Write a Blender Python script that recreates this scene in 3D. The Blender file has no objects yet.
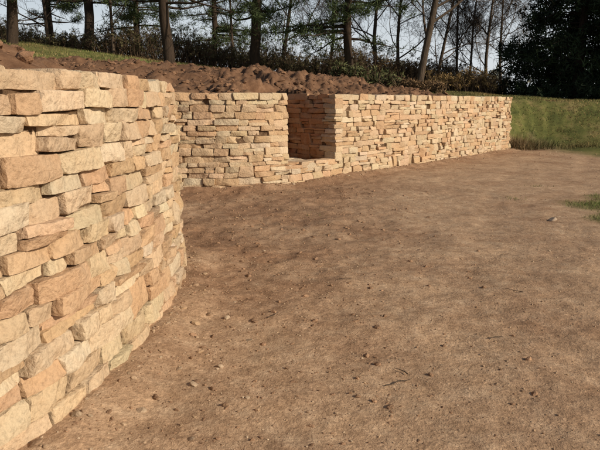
import bpy, math, random
import numpy as np
from mathutils import Vector, kdtree
R=np.random.RandomState(7); random.seed(7)
scene=bpy.context.scene
# ---------------------------------------------------------------- helpers
def _h(ix,iy,iz,seed):
    n=(ix.astype(np.int64)*374761393+iy.astype(np.int64)*668265263+iz.astype(np.int64)*1274126177+seed*974634777)&0xffffffff
    n=((n^(n>>13))*1274126177)&0xffffffff
    n=n^(n>>16)
    return (n&0xffffff)/float(0xffffff)*2-1
def noise3(x,y,z,seed=0):
    x=np.asarray(x,float);y=np.asarray(y,float);z=np.asarray(z,float)+np.zeros_like(x)
    fx=np.floor(x);fy=np.floor(y);fz=np.floor(z)
    u=x-fx;v=y-fy;w=z-fz
    u=u*u*(3-2*u);v=v*v*(3-2*v);w=w*w*(3-2*w)
    r=0
    for a in (0,1):
        for b in (0,1):
            for c in (0,1):
                r=r+_h(fx+a,fy+b,fz+c,seed)*(u if a else 1-u)*(v if b else 1-v)*(w if c else 1-w)
    return r
def fbm(x,y,f,o=3,seed=0):
    r=0;a=1
    for i in range(o):
        r=r+a*noise3(x*f,y*f,np.zeros_like(x)+.37*i,seed+i);f*=2.03;a*=.5
    return r
def sst(a,b,x):
    t=np.clip((x-a)/(b-a),0,1);return t*t*(3-2*t)
def mk(name,V,F,mat,smooth=True,col=None,parent=None,sharp=None):
    V=np.asarray(V,np.float32);F=np.asarray(F,np.int32)
    me=bpy.data.meshes.new(name)
    me.vertices.add(len(V));me.vertices.foreach_set('co',V.ravel())
    k=F.shape[1]
    me.loops.add(F.size);me.loops.foreach_set('vertex_index',F.ravel())
    me.polygons.add(len(F));me.polygons.foreach_set('loop_start',np.arange(0,F.size,k,dtype=np.int32))
    me.polygons.foreach_set('loop_total',np.full(len(F),k,dtype=np.int32))
    me.update(calc_edges=True);me.validate()
    me.polygons.foreach_set('use_smooth',np.full(len(me.polygons),smooth))
    if sharp: me.set_sharp_from_angle(angle=math.radians(sharp))
    if col is not None:
        a=me.color_attributes.new('Col','FLOAT_COLOR','POINT')
        c=np.ones((len(V),4),np.float32);c[:,:3]=col
        a.data.foreach_set('color',c.ravel())
    me.materials.append(mat)
    ob=bpy.data.objects.new(name,me);scene.collection.objects.link(ob)
    if parent: ob.parent=parent
    return ob
def empty(name,loc=(0,0,0)):
    e=bpy.data.objects.new(name,None);e.location=loc;e.empty_display_size=.2
    scene.collection.objects.link(e);return e
class NT:
    def __init__(s,name):
        s.m=bpy.data.materials.new(name);s.m.use_nodes=True;s.t=s.m.node_tree
        s.b=s.t.nodes['Principled BSDF'];s.b.inputs['Roughness'].default_value=.95
        s.b.inputs['Specular IOR Level'].default_value=.15
        s.tc=s.t.nodes.new('ShaderNodeTexCoord').outputs['Object']
    def l(s,a,b): s.t.links.new(a,b)
    def n(s,ty,**k):
        nd=s.t.nodes.new(ty)
        for a,v in k.items(): setattr(nd,a,v)
        return nd
    def noise(s,sc,det=4,rough=.6,vec=None):
        nd=s.n('ShaderNodeTexNoise');nd.inputs['Scale'].default_value=sc;nd.inputs['Detail'].default_value=det
        nd.inputs['Roughness'].default_value=rough;s.l(vec or s.tc,nd.inputs['Vector']);return nd.outputs['Fac']
    def ramp(s,f,stops):
        r=s.n('ShaderNodeValToRGB');e=r.color_ramp.elements
        while len(e)<len(stops): e.new(.5)
        for i,(p,c) in enumerate(stops):
            e[i].position=p;e[i].color=(*c,1) if hasattr(c,'__len__') else (c,c,c,1)
        s.l(f,r.inputs['Fac']);return r.outputs['Color']
    def mix(s,f,a,b,mode='MIX'):
        m=s.n('ShaderNodeMix',data_type='RGBA',blend_type=mode)
        for i,v in ((0,f),(6,a),(7,b)):
            if hasattr(v,'is_linked'): s.l(v,m.inputs[i])
            elif hasattr(v,'__len__'): m.inputs[i].default_value=(*v,1)
            else: m.inputs[i].default_value=v
        return m.outputs[2]
    def math(s,op,a,b):
        m=s.n('ShaderNodeMath',operation=op)
        for i,v in ((0,a),(1,b)):
            if hasattr(v,'is_linked'): s.l(v,m.inputs[i])
            else: m.inputs[i].default_value=v
        return m.outputs[0]
    def attr(s):
        a=s.n('ShaderNodeAttribute');a.attribute_name='Col';return a.outputs['Color']
    def bump(s,h,st,dist):
        b=s.n('ShaderNodeBump');b.inputs['Strength'].default_value=st;b.inputs['Distance'].default_value=dist
        s.l(h,b.inputs['Height']);s.l(b.outputs[0],s.b.inputs['Normal'])
    def col(s,c): s.l(c,s.b.inputs['Base Color'])
# ---------------------------------------------------------------- materials
def stone_mat():
    m=NT('sandstone');c=m.attr()
    n1=m.noise(9,4,.65);n2=m.noise(50,4,.75);n3=m.noise(3.2,3,.5)
    c=m.mix(m.ramp(n1,[(.45,0),(.75,.5)]),c,m.mix(.5,c,(.50,.29,.15)))
    c=m.mix(m.ramp(n3,[(.48,0),(.75,.3)]),c,(.55,.43,.29))
    c=m.mix(.85,c,m.ramp(n2,[(.28,.66),(.5,1.0),(.75,1.14)]),'MULTIPLY')
    m.col(c)
    v=m.n('ShaderNodeTexVoronoi');v.inputs['Scale'].default_value=26
    wv=m.n('ShaderNodeVectorMath',operation='ADD');nn=m.n('ShaderNodeTexNoise');nn.inputs['Scale'].default_value=18;nn.inputs['Detail'].default_value=2
    m.l(m.tc,nn.inputs['Vector']);sc=m.n('ShaderNodeVectorMath',operation='SCALE');sc.inputs['Scale'].default_value=.07;m.l(nn.outputs['Color'],sc.inputs[0])
    m.l(m.tc,wv.inputs[0]);m.l(sc.outputs[0],wv.inputs[1]);m.l(wv.outputs[0],v.inputs['Vector'])
    h=m.math('ADD',m.math('MULTIPLY',n2,1.0),m.math('MULTIPLY',v.outputs['Distance'],-.7))
    m.bump(h,.9,.012);return m.m
M_stone=stone_mat()
def mortar_mat():
    m=NT('earth_packing');m.col(m.ramp(m.noise(25),[(.3,(.08,.046,.025)),(.7,(.20,.125,.072))]));m.bump(m.noise(60),1,.02);return m.m
M_mortar=mortar_mat()
def ground_mat():
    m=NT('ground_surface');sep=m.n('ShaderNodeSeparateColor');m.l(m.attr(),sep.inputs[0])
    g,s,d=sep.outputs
    a=m.noise(.9,3,.6);b=m.noise(7,4,.7);f=m.noise(70,3,.75);p=m.noise(28,4,.7)
    sand=m.ramp(b,[(.3,(.35,.22,.127)),(.5,(.435,.285,.172)),(.72,(.51,.36,.23))])
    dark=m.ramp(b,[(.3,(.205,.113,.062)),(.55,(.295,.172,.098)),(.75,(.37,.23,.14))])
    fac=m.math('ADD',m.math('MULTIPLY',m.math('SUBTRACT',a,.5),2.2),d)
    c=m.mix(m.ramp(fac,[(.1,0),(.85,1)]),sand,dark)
    v=m.n('ShaderNodeTexVoronoi');v.inputs['Scale'].default_value=85;m.l(m.tc,v.inputs['Vector'])
    vb=m.n('ShaderNodeSeparateColor');m.l(v.outputs['Color'],vb.inputs[0])
    grit=m.ramp(vb.outputs[0],[(.0,.80),(.6,1.0),(.93,1.1),(1,1.35)])
    c=m.mix(.75,c,grit,'MULTIPLY')
    c=m.mix(.8,c,m.ramp(p,[(.3,.74),(.55,1.0),(.75,1.18)]),'MULTIPLY')
    c=m.mix(.8,c,m.ramp(m.noise(2.6,3,.6),[(.3,.78),(.55,1.0),(.75,1.12)]),'MULTIPLY')
    soil=m.ramp(m.noise(5,4,.7),[(.3,(.095,.048,.026)),(.55,(.165,.09,.05)),(.75,(.25,.15,.09))])
    c=m.mix(s,c,soil)
    gr=m.ramp(m.noise(1.3,5,.75),[(.3,(.06,.07,.02)),(.5,(.12,.12,.034)),(.68,(.22,.17,.07))])
    c=m.mix(g,c,gr);m.col(c)
    h=m.math('ADD',m.math('MULTIPLY',p,.8),m.math('MULTIPLY',f,.5))
    m.bump(h,.8,.014);return m.m
M_ground=ground_mat()
def attr_mat(name,rough=.95,nsc=40,bump=.004,trans=0):
    m=NT(name)
    if bump:
        m.col(m.mix(.7,m.attr(),m.ramp(m.noise(nsc,2),[(.3,.7),(.7,1.25)]),'MULTIPLY'));m.bump(m.noise(nsc*2,2),.8,bump)
    else: m.col(m.attr())
    m.b.inputs['Roughness'].default_value=rough
    return m.m
M_peb=attr_mat('pebble_stone',.9,90,.003);M_clod=attr_mat('soil_clod',1,30,.012)
M_leaf=attr_mat('foliage',.8,2,0);M_grass=attr_mat('grass_blades',.8,1,0)
def bark(name,a,b):
    m=NT(name);w=m.n('ShaderNodeMapping');w.inputs['Scale'].default_value=(6,6,1.2);m.l(m.tc,w.inputs['Vector'])
    n=m.noise(3,4,.7,w.outputs[0]);m.col(m.ramp(n,[(.3,a),(.7,b)]));m.bump(n,1,.04);return m.m
M_pbark=bark('pine_bark',(.028,.02,.014),(.065,.044,.03));M_bbark=bark('bare_bark',(.045,.032,.022),(.11,.08,.056))
M_dbark=bark('thicket_twigs',(.07,.045,.028),(.14,.093,.058))
# ---------------------------------------------------------------- wall path
def catmull(P,step=.02):
    P=np.array(P,float);P=np.vstack([2*P[0]-P[1],P,2*P[-1]-P[-2]]);out=[]
    for i in range(1,len(P)-2):
        n=max(4,int(np.linalg.norm(P[i+1]-P[i])/step));t=np.linspace(0,1,n,endpoint=False)[:,None]
        a,b,c,d=P[i-1],P[i],P[i+1],P[i+2]
        out.append(.5*((2*b)+(-a+c)*t+(2*a-5*b+4*c-d)*t*t+(-a+3*b-3*c+d)*t**3))
    out.append(P[-2][None]);return np.vstack(out)
class Path:
    def __init__(s,pts):
        s.p=pts;ds=np.linalg.norm(np.diff(pts,axis=0),axis=1);s.s=np.concatenate([[0],np.cumsum(ds)]);s.L=s.s[-1]
    def P(s,x): return np.array([np.interp(x,s.s,s.p[:,0]),np.interp(x,s.s,s.p[:,1])])
    def T(s,x):
        d=s.P(min(x+.06,s.L))-s.P(max(x-.06,0));return d/np.linalg.norm(d)
nearP=[(-4,-2.6),(-2.5,-.5),(-1.82,.5),(-1.36,1.4),(-1.06,2.17),(-.92,2.8),(-.86,3.4),(-.85,4.0),(-.93,4.7),(-1.25,5.5),(-1.9,6.3),(-2.7,7.0),(-3.4,7.6),(-3.8,8.2)]
farP=[(-3.75,8.75),(-3.0,9.15),(-1.9,9.30),(-1.1,9.36),(-.55,9.57),(-.14,9.9),(.25,10.3),(.64,10.73),(2.1,12.5),(3.58,14.35),(4.9,16.0),(6.1,17.5)]
wallN=Path(catmull(nearP));wallF=Path(catmull(farP))
def lin(a,b,step=.1):
    a=np.array(a,float);b=np.array(b,float);n=max(2,int(np.linalg.norm(b-a)/step));return a+(b-a)*np.linspace(0,1,n,endpoint=False)[:,None]
pre=np.vstack([lin((-200,-150),(-12,-10),2),lin((-12,-10),nearP[0])])
mid=lin(nearP[-1],farP[0],.05)
ext=catmull([farP[-1],(6.75,18.1),(7.5,18.2),(8.3,17.4),(9.6,15.6),(12,12.5)],.1)
ext=np.vstack([ext,lin((12,12.5),(30,0),.5),lin((30,0),(250,-120),2)])
ALL=np.vstack([pre,wallN.p,mid,wallF.p,ext[1:]])
tang=np.gradient(ALL,axis=0);tang/=np.linalg.norm(tang,axis=1)[:,None]+1e-9
cs=np.concatenate([[0],np.cumsum(np.linalg.norm(np.diff(ALL,axis=0),axis=1))])
iF0=len(pre)+len(wallN.p)+len(mid);sF0=cs[iF0];sEnd=cs[iF0+len(wallF.p)-1];sA=cs[len(pre)]
kd=kdtree.KDTree(len(ALL))
for i,p in enumerate(ALL): kd.insert((p[0],p[1],0),i)
kd.balance()
def sdist(x,y):
    idx=np.array([kd.find((a,b,0))[1] for a,b in zip(x,y)],int)
    q=ALL[idx];t=tang[idx];dx=x-q[:,0];dy=y-q[:,1]
    cr=t[:,0]*dy-t[:,1]*dx
    return np.sign(cr)*np.hypot(dx,dy),cs[idx]
def s_at(path,X):
    return path.s[np.argmin(np.abs(path.p[:,0]-X)+(path.p[:,1]<9)*100)]
n0=s_at(wallF,-.17);n1=n0+1.16;ND=1.22;NZ=.33
# ---------------------------------------------------------------- terrain
def axis(segs):
    o=[]
    for a,b,st in segs: o.append(np.arange(a,b-1e-6,st))
    return np.concatenate(o+[[segs[-1][1]]])
gx=-10**np.linspace(math.log10(400),math.log10(20),24);gx2=10**np.linspace(math.log10(20),math.log10(400),24)
AX=np.concatenate([gx[:-1],axis([(-20,-7,.25),(-7,-1.6,.07),(-1.6,3.2,.03),(3.2,10,.08),(10,20,.3)]),gx2[1:]])
gy=10**np.linspace(math.log10(34),math.log10(500),24)
AY=np.concatenate([-gy[::-1][:-8]*1.0,axis([(-9,1.2,.2),(1.2,5.5,.028),(5.5,12,.055),(12,20,.09),(20,34,.3)]),gy[1:]])
XX,YY=np.meshgrid(AX,AY);x=XX.ravel();y=YY.ravel()
d,s=sdist(x,y)
past=np.clip(s-sEnd,0,None)
far_h=np.interp(x,[-22,-12,-5,0,5,8,10.5,13,16,24],[4.6,3.95,3.3,2.85,2.45,2.1,1.65,1.2,1.05,1.0])
up0=1.42-.38*sst(0,6,past)
up=up0+(far_h-up0)*sst(-4,19,d-.3)*1.0-(far_h-up0)*sst(-4,19,np.zeros(1))[0]
mound=sst(.3,3,d)*(1-sst(5,9,d))*sst(5.5,-1,x)
up=up+.36*mound+mound*(.16*fbm(x,y,.5,2,5))
rough=fbm(x,y,2.0,4,11)
soilw=sst(.3,.8,d)*(1-sst(7.5,10,d+1.2*fbm(x,y,.4,2,3)+1.5*np.clip(x-(-.5),0,8)))*(past<.5)
up=up+soilw*(.12*rough+.06*np.abs(fbm(x,y,4,3,21))+.06*fbm(x,y,9,3,22))
up=up+(1-soilw)*sst(1,4,d)*.05*fbm(x,y,.8,3,24)
nw=sst(n0-.25,n0-.08,s-sF0)*(1-sst(n1+.08,n1+.25,s-sF0))
de=d-ND*nw
w=.2+np.clip(past*1.6,0,12)
stp=sst(0,1,(de-.12)/w)
low=.02*fbm(x,y,.45,2,31)+.010*fbm(x,y,3.2,3,41)+.005*fbm(x,y,16,3,51)
tx=.25*(y-2)+.012*(y-2)**2+.15*fbm(y*0+3,y,.3,1,7)
trk=np.zeros_like(x)
for off in (.55,1.95):
    q=(x-tx-off)/.16;trk+=np.exp(-q*q)
    e=(np.abs(x-tx-off)-.22)/.06;low=low+.002*np.exp(-e*e)*(y>1)*(y<15)
trk*=(y>0)*(y<16)
low=low-.004*trk
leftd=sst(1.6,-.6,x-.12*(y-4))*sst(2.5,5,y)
low=low+leftd*(.03*np.clip(fbm(x,y,2.5,3,61),-.3,1)+.012*fbm(x,y,9,2,71))
low=low+.05*sst(-.32,-.02,d)
z=low*(1-stp)+up*stp
z=np.where((y<0)&(d>0)&(x<-3),np.minimum(z,1.42),z)
grass=np.clip(sst(.25,.6,past)*sst(.1,.9,d+.5*fbm(x,y,1.1,3,81)),0,1)
grass=np.maximum(grass,(d>.5)*(1-soilw)*sst(.3,1.5,d))
patch=1-sst(.6,1.15,np.hypot((x-4.75)/1.45,(y-7.35)/1.5)+.28*fbm(x,y,1.6,3,91))
grass=np.maximum(grass,patch);grass=np.maximum(grass,sst(7.5,9,x+fbm(x,y,.5,2,9)))
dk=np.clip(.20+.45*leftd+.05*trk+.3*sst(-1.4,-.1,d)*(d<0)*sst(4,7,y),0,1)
GZ=z.reshape(XX.shape);GD=d.reshape(XX.shape);GG=grass.reshape(XX.shape);GS=soilw.reshape(XX.shape)
ny,nx=XX.shape
ii=np.arange(ny*nx).reshape(ny,nx)
F=np.stack([ii[:-1,:-1],ii[:-1,1:],ii[1:,1:],ii[1:,:-1]],-1).reshape(-1,4)
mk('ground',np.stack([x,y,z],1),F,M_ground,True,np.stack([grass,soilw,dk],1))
def samp(G,px,py):
    i=np.clip(np.searchsorted(AX,px)-1,0,nx-2);j=np.clip(np.searchsorted(AY,py)-1,0,ny-2)
    u=(px-AX[i])/(AX[i+1]-AX[i]);v=(py-AY[j])/(AY[j+1]-AY[j])
    return G[j,i]*(1-u)*(1-v)+G[j,i+1]*u*(1-v)+G[j+1,i]*(1-u)*v+G[j+1,i+1]*u*v
def gz(px,py): return float(samp(GZ,np.array([px]),np.array([py]))[0])
# ---------------------------------------------------------------- stones
_tc={}
def tmpl(na,nb):
    k=(na,nb)
    if k in _tc: return _tc[k]
    def ln(n):
        t=np.linspace(-1,1,n+1);return .55*t+.45*np.sin(t*math.pi/2)
    A,B=ln(na),ln(nb);C=np.array([-1,.1,.6,.84,.95,1.]);nc=5
    V=[];D={};F=[]
    def vid(i,j,k2):
        key=(i,j,k2)
        if key not in D: D[key]=len(V);V.append((A[i],B[j],C[k2]))
        return D[key]
    for i in range(na):
        for j in range(nb): F.append([vid(i,j,nc),vid(i+1,j,nc),vid(i+1,j+1,nc),vid(i,j+1,nc)])
    for k2 in range(nc):
        for i in range(na):
            F.append([vid(i,0,k2),vid(i+1,0,k2),vid(i+1,0,k2+1),vid(i,0,k2+1)])
            F.append([vid(i,nb,k2),vid(i,nb,k2+1),vid(i+1,nb,k2+1),vid(i+1,nb,k2)])
        for j in range(nb):
            F.append([vid(0,j,k2),vid(0,j,k2+1),vid(0,j+1,k2+1),vid(0,j+1,k2)])
            F.append([vid(na,j,k2),vid(na,j+1,k2),vid(na,j+1,k2+1),vid(na,j,k2+1)])
    _tc[k]=(np.array(V),np.array(F));return _tc[k]
PAL=np.array([(.54,.41,.265),(.53,.385,.24),(.52,.345,.20),(.53,.38,.24),(.57,.455,.315),(.56,.405,.255),(.47,.315,.185),(.57,.44,.29),(.50,.325,.19),(.54,.42,.27)])
def stone(w,h,dep,res):
    na=max(5,int(w/res));nb=max(4,int(h/res))
    V,F=tmpl(min(na,30),min(nb,14));V=V.copy()
    hw,hh,hd=w/2,h/2,dep/2
    P=V*np.array([hw,hh,hd])
    r=min(hw,hh,hd)*R.uniform(.06,.20)
    lim=np.array([hw-r,hh-r,hd-r]);q=np.clip(P,-lim,lim);e=P-q
    n=np.linalg.norm(e,axis=1)[:,None]+1e-9;P=q+e/n*np.minimum(n,r)
    P[:,2]-=hd
    u=V[:,0];v=V[:,1]
    j=R.uniform(-1,1,(2,2,2))*np.array([min(.018,w*.08),min(.009,h*.10)])
    for a in (0,1):
        for b in (0,1):
            ww=((1+u)/2 if a else (1-u)/2)*((1+v)/2 if b else (1-v)/2)
            P[:,0]+=ww*j[a,b,0];P[:,1]+=ww*j[a,b,1]
    P[:,1]+=.03*h*v*np.cos(u*1.4+R.uniform(-1,1))
    for k in range(R.randint(6,12)):
        st=R.rand()<.5
        nn=np.array([R.uniform(-1,1),R.uniform(-1,1),R.uniform(.25,.9) if st else R.uniform(1.5,5)]);nn/=np.linalg.norm(nn)
        if st:
            sup=abs(nn[0])*hw+abs(nn[1])*hh;off=sup-R.uniform(.06,.5)*hh*.8
        else:
            cx,cy=R.uniform(-.7,.7)*hw,R.uniform(-.7,.7)*hh;off=nn[0]*cx+nn[1]*cy-R.uniform(-.001,.004)
        dd=np.clip(P@nn-off,0,.022);P-=dd[:,None]*nn
    sd=R.uniform(0,900,3);Q=P+sd
    a1=R.uniform(.003,.007)
    for (f,a) in ((9,a1),(22,.0042)) + (((46,.0026),) if res<.02 else ()):
        nz=noise3(Q[:,0]*f,Q[:,1]*f,Q[:,2]*f,1)
        P[:,2]+=a*1.2*(nz if f!=22 else -np.abs(nz)*1.4)
        P[:,1]+=a*.4*noise3(Q[:,0]*f,Q[:,1]*f,Q[:,2]*f,2)
        P[:,0]+=a*.45*noise3(Q[:,0]*f,Q[:,1]*f,Q[:,2]*f,3)
    P[:,2]+=u*R.uniform(-.010,.010)+v*R.uniform(-.008,.008)
    return P,F
class Acc:
    def __init__(s): s.V=[];s.F=[];s.C=[];s.n=0
    def add(s,V,F,c):
        s.V.append(V);s.F.append(F+s.n);s.n+=len(V);s.C.append(np.broadcast_to(np.asarray(c,float),(len(V),3)))
    def out(s,name,mat,smooth=True,parent=None,sharp=None):
        return mk(name,np.vstack(s.V),np.vstack(s.F),mat,smooth,np.vstack(s.C),parent,sharp)
def scol():
    c=PAL[R.randint(len(PAL))]*R.uniform(.84,1.05);return c*R.uniform(.975,1.025,3)
def lay(acc,path,s0,s1,H,z00,nc,res,blocks=(),wr=(.13,.36),batter=.02,topdep=.42,dep=(.22,.3),seed=0,bigbase=True,tint=None):
    rr=np.random.RandomState(seed)
    hs=rr.uniform(.8,1.25,nc)
    if bigbase: hs[0]*=1.6;hs[1]*=1.15;hs[-1]*=1.2
    fr=np.concatenate([[0],np.cumsum(hs)/hs.sum()])
    def zb(i,s):
        hgt=H(s)-z00;zz=z00+fr[i]*hgt
        if 0<i<nc: zz+=.018*float(noise3(np.array([s*.9]),np.array([i*.5]),np.array([seed*3.1]))[0])+.006*float(noise3(np.array([s*4.]),np.array([i*3.7]),np.array([seed*3.1]))[0])
        if i==nc: zz+=.010*float(noise3(np.array([s*3.1]),np.array([i*3.7]),np.array([seed*3.1]))[0])
        return zz
    bl=[[] for _ in range(nc+1)]
    for (a,b,zmin) in blocks:
        for i in range(nc):
            if z00+fr[i]*(H((a+b)/2)-z00)+.03>zmin: bl[i].append((a,b,1))
    for i in range(nc):
        sc=s0
        ivs=sorted(bl[i]);
        while sc<s1-.03:
            hit=[iv for iv in ivs if iv[0]<=sc+.004<iv[1]]
            if hit: sc=max(h[1] for h in hit);continue
            nxt=min([iv[0] for iv in ivs if iv[0]>sc]+[s1])
            w=rr.uniform(*wr)*(1.35 if rr.rand()<.2 else 1)
            if i==nc-1: w*=1.2
            if i==0: w*=1.2
            if nxt-sc<w+.09: w=nxt-sc if nxt-sc<.45 else (nxt-sc)/2
            z0=zb(i,sc+w/2);z1=zb(i+1,sc+w/2);h=z1-z0
            parts=[(z0,z1)]
            if i<nc-2 and .16<w<.34 and rr.rand()<.05 and not any(iv[0]<sc+w and iv[1]>sc for iv in bl[i+1]):
                z1=zb(i+2,sc+w/2);bl[i+1].append((sc,sc+w,0));parts=[(z0,z1)]
            elif h>.085 and w>.14 and rr.rand()<.3 and i<nc-1:
                m=z0+h*rr.uniform(.38,.62);parts=[(z0,m),(m,z1)]
            for (a,b) in parts:
                cs_=sc+w/2;ww=w-rr.uniform(.003,.010);hh=(b-a)-rr.uniform(.001,.007)
                dp=topdep if i>=nc-1 else rr.uniform(*dep)
                if any(abs(cs_+w/2-q[0])<.02 for q in blocks): dp=.3
                P,F=stone(max(ww,.04),max(hh,.02),dp,res)
                ang=rr.normal(0,.020);ca,sa=math.cos(ang),math.sin(ang)
                A=P[:,0]*ca-P[:,1]*sa;B=P[:,0]*sa+P[:,1]*ca
                zc=(a+b)/2;o=rr.normal(0,.010)-batter*zc
                c0=path.P(cs_);t=path.T(cs_);nn=np.array([t[1],-t[0]])
                W=np.empty_like(P)
                W[:,0]=c0[0]+t[0]*A+nn[0]*(P[:,2]+o);W[:,1]=c0[1]+t[1]*A+nn[1]*(P[:,2]+o);W[:,2]=zc+B
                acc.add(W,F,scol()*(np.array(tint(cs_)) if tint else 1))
            sc+=w
def ribbon(acc,path,s0,s1,H,zb,d0=.055,d1=.36,dz=.07):
    ss=np.arange(s0,s1,.15);ss=np.append(ss,s1);V=[]
    for q in ss:
        p=path.P(q);t=path.T(q);n=np.array([t[1],-t[0]])
        for (dd,zz) in ((d0,zb),(d0,H(q)-dz),(d1,H(q)-dz),(d1,zb)):
            V.append((*(p-n*(dd+.02*max(zz,0)*(dd==d0))),zz))
    F=[]
    for i in range(len(ss)-1):
        for k in range(4): F.append([4*i+k,4*i+(k+1)%4,4*i+4+(k+1)%4,4*i+4+k])
    F.append([0,1,2,3]);k=4*(len(ss)-1);F.append([k,k+1,k+2,k+3])
    acc.add(np.array(V),np.array(F),(.2,.2,.2))
Hn=lambda s:1.50-.05*float(sst(6.6,3.6,np.array(s)))
Hf=lambda s:1.50
wa=empty('dry_stone_wall');A=Acc()
sv0=wallN.s[np.argmin(np.hypot(wallN.p[:,0]+1.75,wallN.p[:,1]-.7))];sv1=wallN.s[np.argmin(np.hypot(wallN.p[:,0]+1.3,wallN.p[:,1]-5.6))]
lay(A,wallN,sv0,sv1,Hn,-.06,17,.0105,seed=4,wr=(.11,.32))
A.out('near_stones',M_stone,True,wa,42)
A=Acc();lay(A,wallN,0,sv0,Hn,-.06,17,.04,seed=4);lay(A,wallN,sv1,wallN.L,Hn,-.06,17,.035,seed=4);A.out('side_stones',M_stone,True,wa,42)
A=Acc();ribbon(A,wallN,0.05,wallN.L-.05,Hn,-.3);A.out('earth_core',M_mortar,False,wa)
wb=empty('dry_stone_wall');A=Acc()
QW=.22
lay(A,wallF,0,wallF.L,Hf,-.06,16,.02,blocks=[(n0,n1+QW,NZ)],seed=12,wr=(.13,.38))
p0=wallF.P(n0);p1=wallF.P(n1);ch=(p1-p0)/np.linalg.norm(p1-p0);inn=np.array([-ch[1],ch[0]])
straight=lambda a,b:Path(lin(a,b,.02))
jl=straight(p0+inn*.25,p0+inn*ND);bk=straight(p0+inn*ND,p1+inn*ND);jr=straight(p1+inn*ND,p1-inn*.005)
niche_shade=np.array((.74,.54,.43))  # niche shade painted into the stone colour, darker and redder than the wall
for k,(pt,tf,dp) in enumerate(((jl,lambda q:niche_shade,(.21,.23)),(bk,lambda q:niche_shade,(.2,.26)),(jr,lambda q:1-(1-niche_shade)*float(sst(.18,.26,np.array(ND-q))),(.21,.23)))):
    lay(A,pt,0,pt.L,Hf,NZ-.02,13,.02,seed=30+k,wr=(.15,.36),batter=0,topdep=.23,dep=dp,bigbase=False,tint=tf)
for k,(a0,a1) in enumerate(((0.01,.4),(.4,.78),(.78,1.14))):
    for m,(b0,b1) in enumerate(((.03,.45),(.45,.8),(.8,1.2))):
        P,F=stone(a1-a0-.01,b1-b0-.01,.2,.03)
        c=p0+ch*(a0+a1)/2+inn*(b0+b1)/2
        W=np.empty_like(P);W[:,0]=c[0]+ch[0]*P[:,0]+inn[0]*P[:,1];W[:,1]=c[1]+ch[1]*P[:,0]+inn[1]*P[:,1];W[:,2]=NZ+.03+P[:,2]*.8
        A.add(W,F,PAL[4]*R.uniform(.8,1.0))
A.out('stones',M_stone,True,wb,42)
A=Acc();ribbon(A,wallF,.05,n0-.1,Hf,-.3);ribbon(A,wallF,n1+.1,wallF.L-.12,Hf,-.3,dz=.072)
ribbon(A,wallF,n0-.12,n1+.12,lambda s:NZ,-.3,dz=.16,d1=.5)
for k,pt in enumerate((jl,bk,jr)):
    ribbon(A,pt,0,pt.L-(.07 if k==2 else 0),Hf,-.25,d1=.19,dz=.075+.004*k)
A.out('earth_core',M_mortar,False,wb)
# ---------------------------------------------------------------- gravel, clods
import bmesh
def ico(sub):
    bm=bmesh.new();bmesh.ops.create_icosphere(bm,subdivisions=sub,radius=1)
    V=np.array([v.co[:] for v in bm.verts]);F=np.array([[v.index for v in f.verts] for f in bm.faces]);bm.free();return V,F
I1,I2,I3=ico(1),ico(2),ico(3)
def blobs(name,px,py,sz,cols,mat,base,flat=.6,smooth=False,sink=.25,jit=.22):
    V0,F0=base;n=len(px);zz=samp(GZ,px,py)
    sc=sz[:,None]*np.stack([R.uniform(.7,1.3,n),R.uniform(.6,1.1,n),flat*R.uniform(.6,1.2,n)],1)
    V=V0[None]*(1+R.uniform(-jit,jit,(n,len(V0),1)))
    for k in range(3):
        nn=R.normal(size=(n,1,3));nn/=np.linalg.norm(nn,axis=2,keepdims=True)
        dd=np.clip((V*nn).sum(2,keepdims=True)-R.uniform(.45,.85,(n,1,1)),0,1);V=V-dd*nn
    V=V*sc[:,None]
    a=R.uniform(0,6.28,n);ca,sa=np.cos(a)[:,None],np.sin(a)[:,None]
    X=V[:,:,0]*ca-V[:,:,1]*sa;Y=V[:,:,0]*sa+V[:,:,1]*ca;tl=R.uniform(-.4,.4,(n,1))
    Z=V[:,:,2]+X*tl
    W=np.stack([X+px[:,None],Y+py[:,None],Z+(zz+sz*flat*(.5-sink))[:,None]],2).reshape(-1,3)
    F=(F0[None]+(np.arange(n)*len(V0))[:,None,None]).reshape(-1,3)
    return mk(name,W,F,mat,smooth,np.repeat(cols,len(V0),axis=0))
def scat(n,x0,x1,y0,y1,cond):
    px=R.uniform(x0,x1,n);py=R.uniform(y0,y1,n);k=cond(px,py,samp(GD,px,py));return px[k],py[k]
PC=np.array([(.38,.255,.155),(.42,.29,.18),(.34,.22,.133),(.46,.34,.225),(.31,.20,.12),(.39,.28,.18),(.42,.28,.165)])
def pcol(n,k=None): return PC[R.randint(len(PC),size=n)]*R.uniform(.8,1.06,(n,1))
fr=lambda px,py,d_:(d_<-.03)
px,py=scat(14000,-1.2,2.9,1.5,5.2,fr);sz=.0022*np.exp(R.exponential(.36,len(px)));sz=np.clip(sz,0,.010);blobs('gravel',px,py,sz,pcol(len(px))*.98,M_peb,I1,sink=.4)
px,py=scat(9000,-3,6.5,5,13,fr);sz=np.clip(.003*np.exp(R.exponential(.36,len(px))),0,.014);blobs('gravel',px,py,sz,pcol(len(px))*.98,M_peb,I1,sink=.4)
px,py=scat(1200,0,9,12,19,fr);sz=np.clip(.008*np.exp(R.exponential(.3,len(px))),0,.025);blobs('gravel',px,py,sz,pcol(len(px)),M_peb,I1,sink=.4)
px,py=scat(60,-1.2,3.8,1.6,9,fr);sz=np.clip(.007*np.exp(R.exponential(.35,len(px))),0,.02);blobs('loose_stones',px,py,sz,pcol(len(px)),M_peb,I3,smooth=False,jit=.06,sink=.45)
px,py=scat(90000,-2,7,.8,18,lambda a,b,d_:(d_<-.0)&(d_>-.45));k=R.rand(len(px))<np.exp(-(-samp(GD,px,py))/.09);px,py=px[k],py[k]
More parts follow.
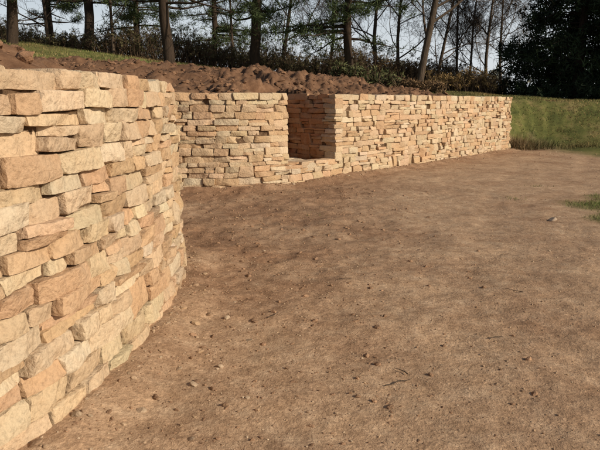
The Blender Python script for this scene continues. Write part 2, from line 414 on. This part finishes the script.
sz=np.clip(.0055*np.exp(R.exponential(.5,len(px))),0,.03);blobs('wall_foot_rubble',px,py,sz,pcol(len(px)),M_peb,I2,jit=.12,sink=.35)
px,py=scat(8000,-2.5,2.2,2.2,10,lambda a,b,d_:(d_<-.05)&(R.rand(len(a))<sst(2.0,-.6,a-.12*(b-4))))
sz=np.clip(.0045*np.exp(R.exponential(.45,len(px))),0,.022);blobs('soil_crumbs',px,py,sz,np.array([(.28,.168,.098)])*R.uniform(.75,1.2,(len(px),1)),M_clod,I2,jit=.15,sink=.4)
px,py=scat(40000,-14,4,1,20,lambda a,b,d_:(samp(GS,a,b)>.4)&(d_>.45))
sz=np.clip(.012*np.exp(R.exponential(.5,len(px))),0,.08);blobs('ploughed_soil_clods',px,py,sz,np.array([(.165,.092,.052)])*R.uniform(.65,1.45,(len(px),1)),M_clod,I2,jit=.22,sink=.3)
blobs('rock',np.array([2.98]),np.array([6.95]),np.array([.06]),np.array([(.36,.27,.19)]),M_peb,I3,jit=.05,smooth=True,sink=.3)
for (a,b,q) in ((-.52,2.75,.024),(-.42,2.95,.02),(-.63,2.9,.02),(-.3,3.3,.02),(-.72,2.5,.024),(-.25,2.6,.015),(-.45,2.25,.018)):
    blobs('rock',np.array([a]),np.array([b]),np.array([q]),np.array([(.36,.26,.17)])*R.uniform(.8,1.1),M_peb,I3,jit=.06,smooth=False,sink=.4)
# ---------------------------------------------------------------- blades / leaves
def tris(C,D,S,W):
    V=np.stack([C-S*W,C+S*W,C+D],1).reshape(-1,3);F=np.arange(len(V)).reshape(-1,3);return V,F
def grassblades(name,px,py,h,w,cols,lean=.5):
    n=len(px);a=R.uniform(0,6.28,n);zz=samp(GZ,px,py)-.01
    C=np.stack([px,py,zz],1);S=np.stack([np.cos(a),np.sin(a),0*a],1)
    b=R.uniform(0,6.28,n);l=R.uniform(0,lean,n)
    D=np.stack([np.cos(b)*l,np.sin(b)*l,np.ones(n)],1)*h[:,None]
    V,F=tris(C,D,S,w[:,None]);mk(name,V,F,M_grass,False,np.repeat(cols,3,axis=0))
def gcol(n,px=None,py=None): 
    g=np.array([(.13,.15,.04),(.18,.18,.06),(.25,.20,.09),(.08,.10,.025)]);c=g[R.randint(4,size=n)]*R.uniform(.75,1.25,(n,1))
    if px is not None:
        m=sst(-.5,.6,fbm(px,py,.45,3,15))[:,None];c=c*(1-m)+m*c.mean(1,keepdims=True)*np.array([1.6,1.1,.45])
        c=c*(1+.45*fbm(px,py,1.2,3,16))[:,None]
    return np.clip(c,.02,.5)
px,py=scat(200000,3.5,24,14,38,lambda a,b,d_:(samp(GG,a,b)>R.uniform(.3,.9,len(a)))&(d_>0)&(fbm(a,b,2.5,2,19)>R.uniform(-1.1,.2,len(a))));n=len(px)
grassblades('lawn_grass',px,py,R.uniform(.02,.085,n),R.uniform(.005,.013,n),gcol(n,px,py),1.2)
px,py=scat(60000,-16,6,11,34,lambda a,b,d_:(samp(GG,a,b)>.5)&(d_>.4));n=len(px)
grassblades('meadow_grass',px,py,R.uniform(.03,.11,n),R.uniform(.006,.012,n),gcol(n,px,py),.9)
px,py=scat(45000,3.0,6.5,5.4,9.6,lambda a,b,d_:(samp(GG,a,b)>R.uniform(.15,.9,len(a))));n=len(px)
grassblades('grass_patch',px,py,R.uniform(.015,.06,n),R.uniform(.0018,.004,n),gcol(n)*np.array([.9,1.1,.9]),.9)
tw=empty('dry_grass_tuft')
for (a0,b0,sa,n,hm,cc) in ((6.75,18.0,.28,900,.36,(.17,.13,.06)),(7.3,18.3,.25,600,.26,(.12,.12,.045)),(6.45,17.85,.12,350,.55,(.2,.14,.07)),(8.2,17.8,.3,400,.18,(.16,.13,.05))):
    a=R.normal(a0,sa,n);b=R.normal(b0,.2,n);zz=samp(GZ,a,b)-.01;th=R.uniform(0,6.28,n);l=R.uniform(0,1.1,n);hh=R.uniform(.06,hm,n)
    C=np.stack([a,b,zz],1);S_=np.stack([np.cos(th),np.sin(th),0*th],1);D_=np.stack([np.sin(th*3)*l,np.cos(th*3)*l,np.ones(n)],1)*hh[:,None]
    V,F=tris(C,D_,S_,R.uniform(.004,.009,(n,1)));mk('blades',V,F,M_grass,False,np.repeat(np.array([cc])*R.uniform(.4,1.4,(n,1)),3,axis=0),tw)
for (a0,b0,k) in ((3.1,8.6,60),(3.9,9.8,70),(.2,7.3,10)):
    grassblades('weed_tuft',R.normal(a0,.07,k),R.normal(b0,.07,k),R.uniform(.015,.05,k),R.uniform(.003,.006,k),gcol(k),1.0)
# ---------------------------------------------------------------- tubes & trees
class Tube:
    def __init__(s): s.V=[];s.F=[];s.n=0
    def add(s,P,r,k=5):
        P=np.asarray(P,float);m=len(P);T=np.gradient(P,axis=0);T/=np.linalg.norm(T,axis=1)[:,None]+1e-9
        up=np.where(np.abs(T[:,2:3])>.9,np.array([[1.,0,0]]),np.array([[0,0,1.]]))
        A=np.cross(T,up);A/=np.linalg.norm(A,axis=1)[:,None]+1e-9;B=np.cross(T,A)
        th=np.arange(k)*2*math.pi/k
        V=P[:,None]+np.asarray(r)[:,None,None]*(np.cos(th)[None,:,None]*A[:,None]+np.sin(th)[None,:,None]*B[:,None])
        s.V.append(V.reshape(-1,3));i=np.arange(m-1)[:,None]*k;j=np.arange(k)[None];j2=(j+1)%k
        s.F.append((np.stack([i+j,i+j2,i+k+j2,i+k+j],-1)+s.n).reshape(-1,4));s.n+=m*k
    def mesh(s,name,mat):
        o=mk(name,np.vstack(s.V),np.vstack(s.F),mat,True);me=o.data;bpy.data.objects.remove(o);return me
def norm(v): return v/(np.linalg.norm(v)+1e-9)
def bare_tree(seed,H=9,r0=.16,levels=4,first=.25,spread=.75):
    rr=np.random.RandomState(seed);tb=Tube()
    def br(p,dr,L,r,lv):
        m=5 if lv>1 else 4;pts=[p];d_=dr.copy()
        for i in range(m):
            d_=norm(d_+rr.normal(0,.13 if lv<levels else .07,3)+np.array([0,0,.06]));pts.append(pts[-1]+d_*L/m)
        rad=np.linspace(r,r*.45,m+1) if lv>0 else np.linspace(r,.005,m+1)
        tb.add(pts,rad,7 if lv==levels else (5 if lv>=2 else 3))
        if lv==0:return
        nb={4:11,3:8,2:7,1:6}[lv]
        for k in range(nb):
            t=first+(1-first)*(k+rr.rand())/nb if lv==levels else .2+.8*(k+rr.rand())/nb
            q=t*m;i=min(int(q),m-1);pp=pts[i]+(pts[i+1]-pts[i])*(q-i)
            ax=norm(pts[i+1]-pts[i]);sd=norm(np.cross(ax,rr.normal(size=3)))
            nd=norm(ax*(1-spread*rr.uniform(.5,1))+sd*spread*rr.uniform(.8,1.2)+np.array([0,0,.15]))
            br(pp,nd,L*rr.uniform(.38,.6)*(1.15-.5*t),max(r*(1-.55*t)*rr.uniform(.35,.55),.007),lv-1)
    br(np.array([0,0,-.4]),np.array([rr.normal(0,.05),rr.normal(0,.05),1.]),H,r0,levels);return tb
def clumps(C,n_per,L,w,col,up=.3,sd=0):
    n=len(C)*n_per;c=np.repeat(C,n_per,axis=0)+R.normal(0,L*.35,(n,3))
    D=R.normal(size=(n,3));D[:,2]+=up;D/=np.linalg.norm(D,axis=1)[:,None]
    S=np.cross(D,R.normal(size=(n,3)));S/=np.linalg.norm(S,axis=1)[:,None]
    V,F=tris(c,D*L*R.uniform(.6,1.2,(n,1)),S,w*R.uniform(.6,1.3,(n,1)))
    tone=np.repeat(R.uniform(.6,1.35,(len(C),1)),n_per,axis=0)*R.uniform(.8,1.2,(n,1))
    return V,F,np.repeat(np.array([col])*tone,3,axis=0)
def pine_mesh(seed,H=12,r0=.24,low=2.2,col=(.055,.075,.028)):
    rr=np.random.RandomState(seed);tb=Tube();C=[]
    m=14;zs=np.linspace(-.4,H,m);bend=np.cumsum(rr.normal(0,.05,(m,2)),axis=0)
    P=np.column_stack([bend,zs]);tb.add(P,np.linspace(r0,.04,m)*(1+.05*rr.randn(m)),10)
    for k in range(58):
        zz=low+(H-low)*(k/58.)**1.15;t=(zz-low)/(H-low)
        L=(3.1*(1-t)**.6+.4)*rr.uniform(.55,1.1);a=rr.uniform(0,6.28)
        x0=np.interp(zz,zs,bend[:,0]);y0=np.interp(zz,zs,bend[:,1])
        pts=[np.array([x0,y0,zz])];d_=np.array([math.cos(a),math.sin(a),.25-.35*(1-t)])
        dead=(t<.10 and rr.rand()<.4)
        for i in range(5):
            d_=norm(d_+rr.normal(0,.13,3)+np.array([0,0,.03]));pts.append(pts[-1]+d_*L/5)
        tb.add(pts,np.linspace(.045*(1-t)+.015,.008,6),4)
        for q in range(int(9 if not dead else 4)):
            u=rr.uniform(.25,1);i=min(int(u*5),4);b=pts[i]+(pts[i+1]-pts[i])*(u*5-i)
            sdv=rr.normal(size=3)*np.array([1,1,.4]);e=b+norm(sdv)*rr.uniform(.25,.8)*L*.35+np.array([0,0,-.05])
            tb.add([b,(b+e)/2+rr.normal(0,.03,3),e],[.012,.009,.005],3)
            if not dead: C+= [e,(b+e)/2+rr.normal(0,.06,3)]
    bark_=tb.mesh('trunk_and_limbs',M_pbark)
    V,F,c=clumps(np.array(C),24,.27,.017,col)
    o=mk('needles',V,F,M_leaf,False,c);me=o.data;bpy.data.objects.remove(o);return bark_,me
def place(name,meshes,X,Y,sc=1,rot=0,dz=0):
    e=empty(name,(X,Y,gz(X,Y)+dz));e.scale=(sc,sc,sc);e.rotation_euler=(0,0,rot)
    for nm,me in meshes:
        o=bpy.data.objects.new(nm,me);scene.collection.objects.link(o);o.parent=e
    return e
pv=[pine_mesh(i,12+i,.20+.03*i,1.9+.3*i) for i in range(3)]
def U(ximg,D): return (ximg-300)/600.*D
pines=[(20,22,0,.95),(-70,23,1,1),(95,31,2,1),(175,25,1,1.0),(215,38,0,1),(256,28,2,.95),(348,27,0,1.0),(140,36,0,1),(-20,34,2,1.1),(60,40,1,1)]
for k,(xi,D,v,sc) in enumerate(pines):
    place('pine_tree',[('trunk',pv[v][0]),('needles',pv[v][1])],U(xi,D),D,sc,k*1.7)
bt=[bare_tree(100+i,7.5+i*.8,.10+.03*i).mesh('branches',M_bbark) for i in range(3)]
for k,(xi,D,v,sc) in enumerate([(414,25,2,1.0),(452,36,0,.9),(480,40,1,.95),(430,44,2,.9),(500,46,1,1),(395,33,1,.8),(325,40,1,.9),(235,32,0,.8),(120,27,0,.75),(280,44,2,1),(60,30,1,.7),(0,44,2,1),(465,31,0,.7),(375,38,2,.9)]):
    place('bare_tree',[('branches',bt[v])],U(xi,D),D,sc,k*2.1)
def evergreen(seed,H,rad,ncl,col=(.022,.033,.014)):
    rr=np.random.RandomState(seed);tb=Tube();tb.add([(0,0,-.4),(0.05,0,H*.5),(0,.05,H*.97)],[.28,.16,.02],8);C=[]
    for k in range(150):
        t=(k+rr.rand())/150;t=t**1.15;zz=.25+t*(H-.5);L=(rad*(1-t)**.55+.2)*rr.uniform(.75,1.08);a=rr.uniform(0,6.28)
        e=np.array([math.cos(a)*L,math.sin(a)*L,max(zz-.12*L+rr.normal(0,.15),.1)]);b=np.array([0,0,zz])
        tb.add([b,(b+e)/2+np.array([0,0,.1]),e],[.04,.025,.008],4)
        for q in range(ncl//150):
            u=rr.uniform(.3,1.02)**.7;C.append(b+(e-b)*u+rr.normal(0,.26,3)*np.array([1,1,.8]))
    bk_=tb.mesh('limbs',M_pbark);V,F,c=clumps(np.array(C),14,.27,.032,col,0)
    o=mk('foliage',V,F,M_leaf,False,c);me=o.data;bpy.data.objects.remove(o);return bk_,me
ev=[evergreen(5,10,3.2,2700),evergreen(6,12,3.6,2700)]
for k,(X,Y,v,sc) in enumerate([(12.6,28,0,1),(15.5,26.5,1,1),(14.2,32,1,1.1),(18.5,29,0,1.1),(19.5,24,1,1),(24,22,0,1.1),(27,18,1,1)]):  # rightmost ones stand out of view, added to shade the lawn and evergreens
    place('evergreen_tree',[('limbs',ev[v][0]),('foliage',ev[v][1])],X,Y,sc,k*1.3)
def thicket(name,x0,x1,y0,y1,hmax,nst,col,leaf=4000,lw=.03,mat=None):
    tb=Tube();C=[]
    for k in range(nst):
        X=R.uniform(x0,x1);Y=R.uniform(y0,y1);b=np.array([X,Y,gz(X,Y)-.05])
        hm=hmax*(.55+.45*float(noise3(np.array([X*.5]),np.array([Y*.3]),np.array([2.])))+R.uniform(-.15,.2))
        hm=max(hm,.4);e=b+np.array([R.normal(0,.25),R.normal(0,.25),1])*hm
        mp=(b+e)/2+R.normal(0,.12,3);tb.add([b,mp,e],[.018,.012,.005],3)
        for q in range(5):
            u=R.uniform(.3,1);s_=b+(e-b)*u;f=s_+np.array([R.normal(0,.35),R.normal(0,.35),R.uniform(.1,.5)])*hm*.35
            tb.add([s_,(s_+f)/2+R.normal(0,.04,3),f],[.009,.006,.004],3);C.append(f);C.append((s_+f)/2)
    p=empty(name);me=tb.mesh('stems',mat or M_dbark);o=bpy.data.objects.new('stems',me);scene.collection.objects.link(o);o.parent=p
    C=np.array(C);C=C[R.randint(len(C),size=leaf//6)];V,F,c=clumps(C,6,.11,lw,col,0);mk('leaves',V,F,M_leaf,False,c,p)
thicket('hedge',-17,-6,27,30,1.6,900,(.11,.097,.047),12000)
thicket('hedge',-6,3,29,32,1.5,900,(.12,.10,.05),12000)
thicket('hedge',2,10.5,30,33,1.8,800,(.17,.115,.055),12000)
thicket('hedge',-24,6,42,46,3.2,1500,(.11,.105,.06),22000,.05)
thicket('hedge',6,14,42,46,2.6,600,(.17,.13,.065),9000,.05)
thicket('shrub',.9,2.6,16.5,17.8,.65,170,(.09,.095,.038),5000,.02)
thicket('shrub',3.4,4.8,20.5,21.5,.8,120,(.16,.10,.05),3000,.02)
thicket('shrub',6.0,8.6,27,28.5,1.3,200,(.28,.185,.075),3500,.02)
D=[];
for k in range(600):
    X=R.uniform(-70,75);Y=R.uniform(75,95);hh=R.uniform(.1,1)*(4.2+1.6*math.sin(X*.21)+1.2*math.sin(X*.53+1));D.append((X,Y,1+hh))
V,F,c=clumps(np.array(D),34,1.0,.10,(.15,.145,.11),.3);mk('distant_woodland',V,F,M_leaf,False,c)
# ---------------------------------------------------------------- twigs on the ground
tb=Tube()
for (a0,b0,L,an) in ((.42,2.72,.16,.5),(.55,2.85,.09,2.2),(1.1,3.3,.1,.2),(-.2,3.6,.12,1.0),(1.6,4.1,.15,2.6),(.3,4.4,.12,.4)):
    P=[];
    for i in range(5):
        q=i/4*L;X=a0+math.cos(an)*q+R.normal(0,.004);Y=b0+math.sin(an)*q+R.normal(0,.004);P.append((X,Y,gz(X,Y)+.006+R.uniform(0,.006)))
    tb.add(P,[.003,.0028,.0024,.002,.001],5)
o=bpy.data.objects.new('fallen_twigs',tb.mesh('fallen_twigs',M_bbark));scene.collection.objects.link(o)
# ---------------------------------------------------------------- light, sky, camera
el=math.radians(27);S=Vector((.88,-.47,0)).normalized();sd=Vector((S.x*math.cos(el),S.y*math.cos(el),math.sin(el)))
L=bpy.data.lights.new('sun','SUN');L.energy=4.8;L.angle=math.radians(.6);L.color=(1,.89,.73)
lo=bpy.data.objects.new('sun',L);lo.rotation_euler=sd.to_track_quat('Z','Y').to_euler();scene.collection.objects.link(lo)
w=bpy.data.worlds.new('World');scene.world=w;w.use_nodes=True;nt=w.node_tree
sk=nt.nodes.new('ShaderNodeTexSky');sk.sky_type='NISHITA';sk.sun_disc=False;sk.sun_elevation=el;sk.sun_rotation=math.atan2(S.x,S.y)
sk.air_density=1.0;sk.dust_density=1.5;sk.ozone_density=1.0
tc=nt.nodes.new('ShaderNodeTexCoord');sx=nt.nodes.new('ShaderNodeSeparateXYZ');nt.links.new(tc.outputs['Generated'],sx.inputs[0])
mr=nt.nodes.new('ShaderNodeMapRange');mr.inputs['From Min'].default_value=.02;mr.inputs['From Max'].default_value=.36;mr.inputs['To Min'].default_value=.9;mr.inputs['To Max'].default_value=0;mr.interpolation_type='SMOOTHSTEP'
nt.links.new(sx.outputs[2],mr.inputs['Value'])
mx=nt.nodes.new('ShaderNodeMix');mx.data_type='RGBA';nt.links.new(mr.outputs[0],mx.inputs[0]);nt.links.new(sk.outputs[0],mx.inputs[6]);mx.inputs[7].default_value=(8.4,8.9,9.4,1)
bg=nt.nodes['Background'];bg.inputs['Strength'].default_value=.088;nt.links.new(mx.outputs[2],bg.inputs['Color'])
cam=bpy.data.cameras.new('camera');cam.lens=36;cam.sensor_width=36;cam.clip_end=2000;cam.clip_start=.05
co=bpy.data.objects.new('camera',cam);co.location=(0,0,1.364);co.rotation_euler=(math.radians(90-11.6),0,0);scene.collection.objects.link(co);scene.camera=co
scene.view_settings.view_transform='Standard';scene.view_settings.look='None';scene.view_settings.exposure=0
